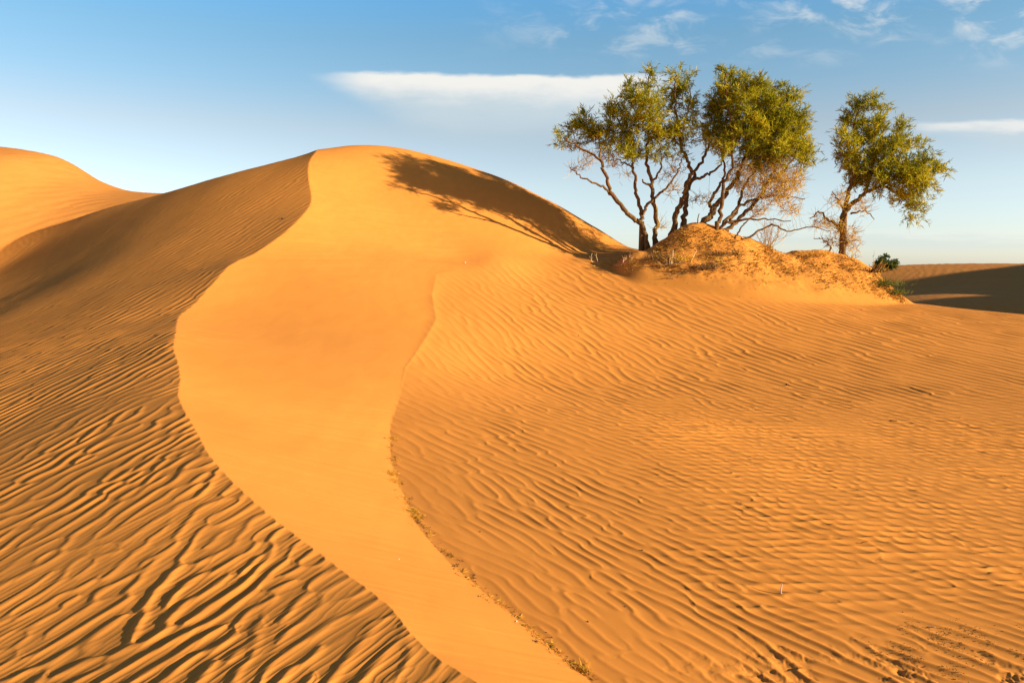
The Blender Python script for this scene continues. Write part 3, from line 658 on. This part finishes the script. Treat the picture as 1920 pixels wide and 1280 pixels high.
# ------------------------------------------------------------------ sky
W = bpy.data.worlds.new('World'); S.world = W; W.use_nodes = True; nt = W.node_tree; nt.nodes.clear()
out = nt.nodes.new('ShaderNodeOutputWorld'); bg = nt.nodes.new('ShaderNodeBackground'); nt.links.new(bg.outputs[0], out.inputs[0])
sky = nt.nodes.new('ShaderNodeTexSky'); sky.sky_type = 'NISHITA'; sky.sun_disc = False
sky.sun_elevation = R(SUN_EL); sky.sun_rotation = math.atan2(sdir[0], sdir[1])
sky.air_density = 1.0; sky.dust_density = .6; sky.ozone_density = 1.6; sky.altitude = 600
bg.inputs[1].default_value = .077
def M_(op, a, b=None, c=None):
    n = nt.nodes.new('ShaderNodeMath'); n.operation = op
    for k, v in enumerate((a, b, c)):
        if v is None: continue
        if hasattr(v, 'is_output'): nt.links.new(v, n.inputs[k])
        else: n.inputs[k].default_value = v
    return n.outputs[0]
def SS(a, b, x):
    n = nt.nodes.new('ShaderNodeMapRange'); n.interpolation_type = 'SMOOTHSTEP'; nt.links.new(x, n.inputs[0]); n.inputs[1].default_value = a; n.inputs[2].default_value = b; return n.outputs[0]
tc = nt.nodes.new('ShaderNodeTexCoord'); sx = nt.nodes.new('ShaderNodeSeparateXYZ'); nt.links.new(tc.outputs['Generated'], sx.inputs[0])
dx, dy, dz = sx.outputs
yy = M_('MAXIMUM', dy, .02); U = M_('DIVIDE', dx, yy); Vv = M_('DIVIDE', dz, yy)       # a cloud deck seen by compass direction and height
def NO(su, sv, det, rough=.55, off=0., dist=0.):
    cb = nt.nodes.new('ShaderNodeCombineXYZ'); nt.links.new(M_('MULTIPLY', U, su), cb.inputs[0]); nt.links.new(M_('MULTIPLY', Vv, sv), cb.inputs[1]); cb.inputs[2].default_value = off
    n = nt.nodes.new('ShaderNodeTexNoise'); n.inputs['Scale'].default_value = 1; n.inputs['Detail'].default_value = det; n.inputs['Roughness'].default_value = rough; n.inputs['Distortion'].default_value = dist
    nt.links.new(cb.outputs[0], n.inputs['Vector']); return n.outputs[0]
def clamp01(x): n = nt.nodes.new('ShaderNodeClamp'); nt.links.new(x, n.inputs[0]); return n.outputs[0]
front = SS(.05, .2, dy)
# long lens-shaped cloud
def lens(u0, u1, vtop, drop, hard, seed, su=9, tilt=0.):
    n1 = M_('SUBTRACT', NO(su, 30, 4, .5, seed), .5); n2 = M_('SUBTRACT', NO(su*2.4, 60, 4, .6, seed+3), .5)
    t = M_('DIVIDE', M_('SUBTRACT', U, u0), u1-u0)
    top = M_('ADD', M_('ADD', vtop, M_('MULTIPLY', n1, .022)), M_('MULTIPLY', t, tilt))
    dep = M_('SUBTRACT', top, Vv)                                      # below the top edge
    a = SS(-.002, .006, M_('ADD', dep, M_('MULTIPLY', n2, .009)))
    thick = M_('MULTIPLY', SS(-.12, .40, t), drop)
    b = M_('SUBTRACT', 1., SS(.45, 1.3, M_('DIVIDE', M_('ADD', dep, M_('MULTIPLY', n1, .012)), M_('ADD', thick, .004))))
    ends = M_('MULTIPLY', SS(-.03, .18, M_('ADD', t, M_('MULTIPLY', n1, .12))), M_('SUBTRACT', 1., SS(.80, 1.05, M_('ADD', t, M_('MULTIPLY', n2, .2)))))
    m = M_('MULTIPLY', M_('MULTIPLY', a, b), M_('MULTIPLY', ends, front))
    sh = SS(.12, .62, M_('DIVIDE', M_('ADD', dep, M_('MULTIPLY', n2, .03)), drop))
    return M_('MULTIPLY', m, hard), sh
m1, s1 = lens(-.252, .22, .2475, .076, .97, 1.0, tilt=-.010)
m2, s2 = lens(.48, .95, .184, .034, .75, 8.0, 6)
m3, s3 = lens(.10, .95, .046, .020, .28, 15.0, 3)
# thin wisps high up
w1 = SS(.44, .74, NO(17, 40, 6, .6, 21.0, .5)); w2 = SS(.34, .56, NO(5, 13, 3, .5, 25.0))
band = M_('MULTIPLY', SS(.245, .30, M_('ADD', Vv, M_('MULTIPLY', U, .02))), SS(-.10, .18, U))
hi = M_('MULTIPLY', SS(.27, .36, Vv), SS(.30, .60, U))
wisp = clamp01(M_('MULTIPLY', M_('MULTIPLY', M_('MULTIPLY', w1, w2), band), M_('ADD', .55, M_('MULTIPLY', hi, .7))))
wisp = M_('MULTIPLY', wisp, front)
def MX(f, a, b):
    m = nt.nodes.new('ShaderNodeMix'); m.data_type = 'RGBA'
    for s_, v in ((m.inputs[0], f), (m.inputs[6], a), (m.inputs[7], b)):
        if hasattr(v, 'is_output'): nt.links.new(v, s_)
        else: s_.default_value = v if not isinstance(v, tuple) else (*v, 1)
    return m.outputs[2]
CL, CD = (6.0, 5.9, 5.6), (3.8, 4.5, 4.9)
hsv = nt.nodes.new('ShaderNodeHueSaturation'); hsv.inputs['Saturation'].default_value = 1.0; hsv.inputs['Value'].default_value = 1.0; nt.links.new(sky.outputs[0], hsv.inputs['Color'])
rp = nt.nodes.new('ShaderNodeValToRGB'); st_ = [(0, (1.1, 1.22, 1.7)), (.10, (1.4, 1.27, 1.3)), (.17, (1.40, 1.18, 1.08)), (.22, (1.10, 1.20, 1.18)), (.27, (.95, 1.22, 1.24)), (.345, (.68, 1.38, 1.68)), (.5, (.34, .55, .85)), (1, (.25, .33, .5))]
while len(rp.color_ramp.elements) < len(st_): rp.color_ramp.elements.new(.5)
for e_, (t_, c_) in zip(rp.color_ramp.elements, st_): e_.position = t_; e_.color = (*[q/2 for q in c_], 1)
nt.links.new(dz, rp.inputs[0])
def MUL(a, b):
    m = nt.nodes.new('ShaderNodeVectorMath'); m.operation = 'MULTIPLY'; nt.links.new(a, m.inputs[0])
    if hasattr(b, 'is_output'): nt.links.new(b, m.inputs[1])
    else: m.inputs[1].default_value = b
    return m.outputs[0]
c = MUL(MUL(hsv.outputs[0], rp.outputs[0]), (2, 2, 2))
c = MX(wisp, c, CL)
for m_, s_ in ((m3, s3), (m2, s2), (m1, s1)): c = MX(m_, c, MX(s_, CL, CD))
nt.links.new(c, bg.inputs[0])

S.view_settings.view_transform = 'Standard'; S.view_settings.look = 'None'; S.view_settings.gamma = 1; S.view_settings.exposure = 1.0
S.cycles.max_bounces = 6; S.cycles.diffuse_bounces = 3; S.cycles.transparent_max_bounces = 4
print('script done', time.time()-T0)
